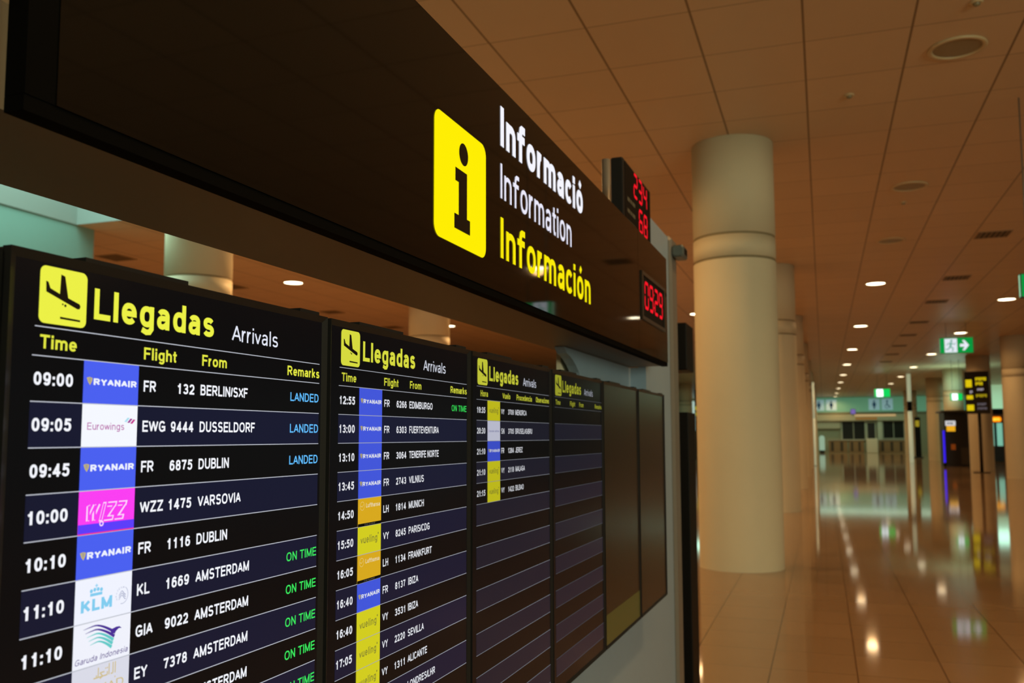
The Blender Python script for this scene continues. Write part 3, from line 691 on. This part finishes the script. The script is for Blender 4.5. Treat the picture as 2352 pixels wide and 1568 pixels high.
# the lettering of this sign is too far away to be read: lines of short strokes at its size
def strokes(mb, x, z, w, h, y, n):
    for i in range(n): mb.rect(x + i * w / n, x + (i + .72) * w / n, z + (h * .25 if i % 3 == 1 else 0), z + h, y)
m = MB(); strokes(m, -.06, 4.06, .44, .15, -.133, 7); m.build('yellow_lettering', glow(216, 190, 14), dt)
m = MB(); strokes(m, -.06, 3.86, .30, .14, -.133, 4); m.build('yellow_lettering', glow(216, 190, 14), dt)
m = MB(); strokes(m, -.30, 3.50, .12, .13, -.133, 2); m.build('white_lettering', glow(170, 160, 170), dt)
m = MB(); strokes(m, 0.0, 3.62, .26, .10, -.133, 5); m.build('white_lettering', glow(170, 160, 170), dt)
m = MB(); strokes(m, -.06, 3.33, .44, .13, -.133, 6); m.build('dim_yellow_lettering', glow(170, 150, 20), dt)
m = MB(); strokes(m, -.02, 2.96, .36, .11, -.133, 5); m.build('dim_white_lettering', glow(96, 88, 94), dt)
m = MB(); strokes(m, -.02, 2.78, .38, .10, -.133, 7); m.build('dim_white_lettering', glow(96, 88, 94), dt)
# yellow and black sign far left of the near column
yt = thing('direction_sign', 'tiny distant black and yellow sign at the left edge of the near column', 'direction sign', (-9.15, 70.0, 0))
MB().box(-.30, .35, -.08, .08, 3.0, 4.1).build('panel', mat('sign_grey', (0.10, 0.11, 0.13), 0.5), yt)
MB().lathe([(.06, 0), (.06, 3.0)], 0, 0, 12).build('pole', M_ALU, yt)
MB().rect(-.26, .10, 3.68, 3.95, -.083).rect(-.22, .2, 3.25, 3.5, -.083).build('yellow_pictogram', glow(170, 160, 40), yt)

# ------------------------------------------------------------------ far end of the hall
M_FAR = mat('far_wall_paint', (0.30, 0.29, 0.18), 0.6)
struct('wall_back', MB().box(-40, 40, 93.0, 93.4, 0, H - .001), M_FAR, 'far end wall of the hall')
M_WALLGLOW = mat('green_wall_glow', (0.12, 0.25, 0.20), 0.4, 0, 0.3, srgb(78, 128, 98), 0.7)  # teal light on the far wall put in as the band's own glow
ft = thing('lit_wall_band', 'long green band high on the far wall, its teal light put in as glow', 'wall panel', (4.5, 92.98, 0))
MB().box(-5.5, 14, -.06, 0, 3.95, 5.40).build('panel', M_WALLGLOW, ft)
MB().box(-5.5, 14, -.16, -.065, 3.80, 3.94).build('lower_edge', mat('wall_band_edge', (0.20, 0.19, 0.11), 0.5), ft)
def person_sign(x, label, wheel=False):
    t = thing('pictogram_sign', label, 'pictogram sign', (x, 92.9, 4.12), 0, 'blue pictogram signs on the green band')
    MB().box(-.5, .5, -.04, -.002, 0, 1.08, .01).build('plate', mat('sign_blue_plate', (0.3, 0.42, 0.45), 0.5, 0, .3, srgb(108, 142, 148), .8), t)
    m = MB(); m.flat(disc(0, .86, .085), -.043)
    if wheel: stroke(m, [(-.02, .76), (.0, .44), (.18, .42), (.24, .20)], .10, .07, -.043); ring(m, -.02, .34, .17, .05, -.043, 90, 350)
    else: m.flat([(-.13, .74), (.13, .74), (.17, .40), (.08, .40), (.07, .12), (-.07, .12), (-.08, .40), (-.17, .40)], -.043)
    m.build('figure', glow(26, 52, 66), t)
person_sign(-.35, 'blue sign with a dark standing figure, partly behind the column row')
person_sign(0.80, 'blue sign with a dark standing figure, second from the left on the green band')
person_sign(4.74, 'pale blue sign with a dark standing figure, below the far exit sign')
person_sign(5.91, 'pale blue sign with a dark seated figure, rightmost on the green band', True)
fs = thing('shop_fascia', 'beige fascia above the dark shop fronts on the far wall', 'fascia', (4.5, 92.9, 0))
MB().box(-5.5, 3.2, -.5, 0, 3.10, 3.72).build('board', mat('fascia_beige', (0.44, 0.40, 0.27), 0.5), fs)
MB().box(-1.6, 2.1, -.54, -.505, 3.50, 3.70).build('lit_strip', glow(190, 160, 108), fs)
mm = MB()
for i in range(14): mm.box(-1.5 + i * .14, -1.41 + i * .14, -.54, -.505, 3.18, 3.42)
mm.build('ornament', glow(142, 94, 34), fs)
pt = thing('screen_sign', 'tiny purple lit screen on the fascia of the far wall', 'screen', (2.78, 92.36, 3.721))
MB().box(-.24, .24, -.05, .03, 0, .52, .01).build('box', M_CASE, pt); MB().rect(-.21, .21, .03, .49, -.053).build('picture', glow(118, 100, 170), pt)
def shop_window(n, x0, x1, z0, z1):
    o = struct('window_%d' % n, MB().box(x0, x1, 92.88, 92.99, z0, z1), mat('dark_shop_glass', (0.014, 0.015, 0.012), 0.3, 0, 0.2), 'dark shop window in the far wall')
    fr = MB(); mid = (x0 + x1) / 2
    for a, b, c, d in ((x0 - .12, x0, z0 - .1, z1 + .1), (x1, x1 + .12, z0 - .1, z1 + .1), (x0, x1, z1, z1 + .1), (x0, x1, z0 - .1, z0), (mid - .03, mid + .03, z0, z1)): fr.box(a, b, 92.80, 92.99, c, d)
    fr.build('window_frame', mat('window_frame_beige', (0.42, 0.42, 0.31), 0.5), o)
shop_window(1, 1.75, 3.80, 1.30, 3.02)
shop_window(2, 5.48, 7.30, 1.40, 3.02)
do = struct('door_1', MB().box(4.05, 4.72, 92.88, 92.99, 0.02, 2.88), mat('dark_door', (0.012, 0.012, 0.012), 0.3), 'black doorway in the far wall')
MB().box(3.93, 4.05, 92.8, 92.99, 0, 3.0).box(4.72, 4.84, 92.8, 92.99, 0, 3.0).box(4.05, 4.72, 92.8, 92.99, 2.88, 3.0).build('door_frame', mat('window_frame_beige', (0.42, 0.42, 0.31), 0.5), do)
struct('trim_2', MB().box(4.95, 5.35, 92.6, 92.99, 0, 3.1), mat('pale_pier', (0.50, 0.50, 0.38), 0.5), 'pale pier between door and window on the far wall')
wp = tag(MB().box(-.7, 1.55, 92.7, 92.98, 2.35, 3.08).build('wall_panel', mat('beige_wall_panel', (0.52, 0.44, 0.30), 0.5)), 'long beige panel left of the first dark shop window', 'wall panel')

M_WOOD = mat('counter_wood', (0.26, 0.14, 0.06), 0.4); M_TOP = mat('counter_top', (0.40, 0.34, 0.25), 0.3)
def counter(x, w, label):
    w *= 1.22
    t = thing('service_counter', label, 'counter', (x * 1.22, 91.6, 0), 0, 'service counters at the far end')
    MB().box(-w / 2, w / 2, -.3, .3, 0.0, 1.18).build('front', M_WOOD, t); MB().box(-w / 2 - .05, w / 2 + .05, -.36, .36, 1.181, 1.26).build('worktop', M_TOP, t)
    n = max(2, int(w / .7))
    for i in range(n):
        MB().box(-w / 2 + (i + .25) * w / n, -w / 2 + (i + .55) * w / n, -.312, -.302, .16, 1.06).build('dark_panel', mat('counter_recess', (0.05, 0.03, 0.015), 0.5), t)
counter(1.05, 1.4, 'low brown counter nearest the left-hand columns at the far end')
counter(2.42, 1.1, 'low brown counter just left of the white box at the far end')
counter(5.05, 2.0, 'long brown counter right of the white box at the far end')
tag(MB().box(3.84, 4.80, 90.4, 91.2, 0.0, 1.36, .03).build('white_cabinet', mat('white_cabinet', (0.72, 0.60, 0.44), 0.5)), 'plain white box standing between the brown counters', 'cabinet')
tp = thing('lit_totem', 'pale teal lit pillar at the far left of the counters', 'totem', (-.17, 91.0, 0))
MB().lathe([(.22, 0), (.22, .25)], n=24).build('base', M_CASE, tp); MB().lathe([(.25, .25), (.25, 1.5), (.13, 1.66)], n=24).build('lit_tube', glow(150, 178, 150, .9), tp)
# slim pale post with a dark collar, light on it put in as glow
pp = thing('post_or_lit_edge', 'slim pale post with painted glow and a dark collar in the middle of the hall', 'post', (5.10, 60.0, 0))
M_POSTGLOW = mat('pale_post_glow', (0.78, 0.80, 0.68), 0.4, emit=srgb(150, 160, 130), strength=.8)
MB().lathe([(.12, 0), (.12, 3.15)], n=20).build('lower_tube', M_POSTGLOW, pp); MB().lathe([(.14, 3.15), (.14, 3.75)], n=20).build('collar', M_BLACK, pp); MB().lathe([(.12, 3.75), (.12, H)], n=20).build('upper_tube', M_POSTGLOW, pp)

pq = thing('post_or_lit_edge', 'glowing strip standing in for a lit column edge, right of the row of cream columns', 'post', (-0.475, 51.8, 0))  # added glowing strip imitating the lit edge of a column
MB().lathe([(.055, 0), (.055, 2.6)], n=20).build('lower_tube', M_POSTGLOW, pq); MB().lathe([(.055, 2.602), (.055, 4.6)], n=20).build('upper_tube', M_POSTGLOW, pq); MB().lathe([(.09, 0), (.09, .02)], n=20).build('foot_plate', M_ALU, pq)  # tubes and plate of the added strip imitating the lit column edge
bn = thing('banner_stand', 'tall narrow black banner stand with a yellow patch, left of a brown column', 'banner', (6.60, 72.0, 0))
MB().box(-.20, .20, -.05, .05, .08, 3.0, .006).build('banner', M_BLACK, bn); MB().rect(-.15, .12, 2.30, 2.75, -.053).build('yellow_patch', glow(150, 132, 30), bn); MB().box(-.3, .3, -.25, .25, 0, .079).build('foot', M_CASE, bn)
# dark kiosk on the right
M_SHOP = mat('kiosk_black', (0.012, 0.009, 0.007), 0.4)
sp = thing('kiosk', 'dark kiosk between the two brown columns on the right', 'kiosk', (6.72, 52.4, 0))
MB().box(-.60, .72, 0, 2.2, 0, 2.86, .01).build('body', M_SHOP, sp)
MB().box(-.75, .80, -.25, 2.3, 2.87, 2.97).build('roof', mat('kiosk_roof', (0.06, 0.045, 0.03), 0.4), sp)
m = MB().rect(-.55, -.06, 2.16, 2.42, -.012); m.build('white_sign_half', glow(214, 212, 214), sp)
m = MB().rect(-.50, -.08, 1.86, 2.15, -.012); m.build('amber_sign_half', glow(238, 172, 30), sp)
m = MB(); strokes(m, -.46, 2.23, .30, .11, -.016, 4); m.build('sign_lettering', glow(70, 70, 80), sp)
MB().lathe([(.045, .20), (.045, 1.90)], -.66, -.10, 12).build('blue_light_tube', glow(52, 26, 225, 1.3), sp)
MB().box(-.72, -.604, -.15, -.03, 0, .198).build('tube_foot', M_BLACK, sp)
MB().rect(-.32, -.10, .88, 1.18, -.012).build('orange_label', glow(110, 48, 10), sp)
MB().box(.15, .65, -.035, -.002, .1, 1.0).build('counter_front', mat('kiosk_counter', (0.05, 0.035, 0.02), 0.4), sp)
MB().box(-.5, .6, 1.2, 1.4, 2.972, 3.0).build('added_glow_strip', glow(200, 255, 220, 4.0), sp)  # added strip on the roof, to account for the column's green light
lamp('kiosk_column_fill', 'AREA', (6.9, 53.7, 3.10), 60, TEAL, rot=(math.radians(180), 0, 0), shape='RECTANGLE', size=1.4, size_y=.8)  # added upward fill that turns the column behind pale green

# teal-lit glazed shop behind the right-hand column
gs = thing('glazed_shop', 'teal lit glazed shop front under an orange lit sign at the right edge', 'shop front', (9.85, 60.5, 0))
MB().box(-.75, 1.9, 0, .3, 2.9, 3.25).build('black_beam', M_BLACK, gs)
MB().box(-.75, 1.9, .05, .3, 0, 2.89).build('back_wall', mat('shop_brown', (0.22, 0.11, 0.045), 0.5), gs)
for a, b in ((-.34, -.05), (.09, .40)):
    MB().box(a, b, .01, .045, 1.0, 2.38).build('lit_pane', glow(128, 196, 170, .9), gs)
MB().box(-.05, .09, 0, .048, .6, 2.40).build('mullion', M_BLACK, gs)
MB().box(-.36, .42, -.02, .048, .05, .98).build('counter_base', M_CASE, gs)
m = MB(); m.flat(round_rect(-.34, .36, 2.46, 2.76, .12), -.03); sg = m.build('orange_sign', glow(255, 140, 4, 1.4), gs)
m = MB(); strokes(m, -.26, 2.54, .54, .13, -.035, 6); m.build('sign_lettering', glow(255, 206, 60, 1.6), sg)
# pale glazed screens high up on the right
pg = thing('pale_glass_wall', 'pale green lit glass wall high up at the right edge behind the columns', 'glass wall', (12.0, 75.0, 0))
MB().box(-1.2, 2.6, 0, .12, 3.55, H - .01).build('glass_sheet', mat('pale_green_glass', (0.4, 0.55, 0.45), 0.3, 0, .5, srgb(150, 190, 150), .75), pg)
MB().box(-1.2, 2.6, -.1, .2, 0, 3.54).build('base_wall', mat('dark_base_wall', (0.03, 0.025, 0.02), 0.5), pg)
pw = thing('pale_glass_wall', 'pale teal lit glass wall seen between the board end and the near column', 'glass wall', (-9.3, 90.0, 0))
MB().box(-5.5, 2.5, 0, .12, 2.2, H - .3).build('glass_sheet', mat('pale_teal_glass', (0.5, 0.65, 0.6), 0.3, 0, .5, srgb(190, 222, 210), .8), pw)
MB().box(-5.5, 2.5, -.05, .15, 0, 2.19).build('base_wall', mat('pale_base_wall', (0.35, 0.38, 0.3), 0.5), pw)
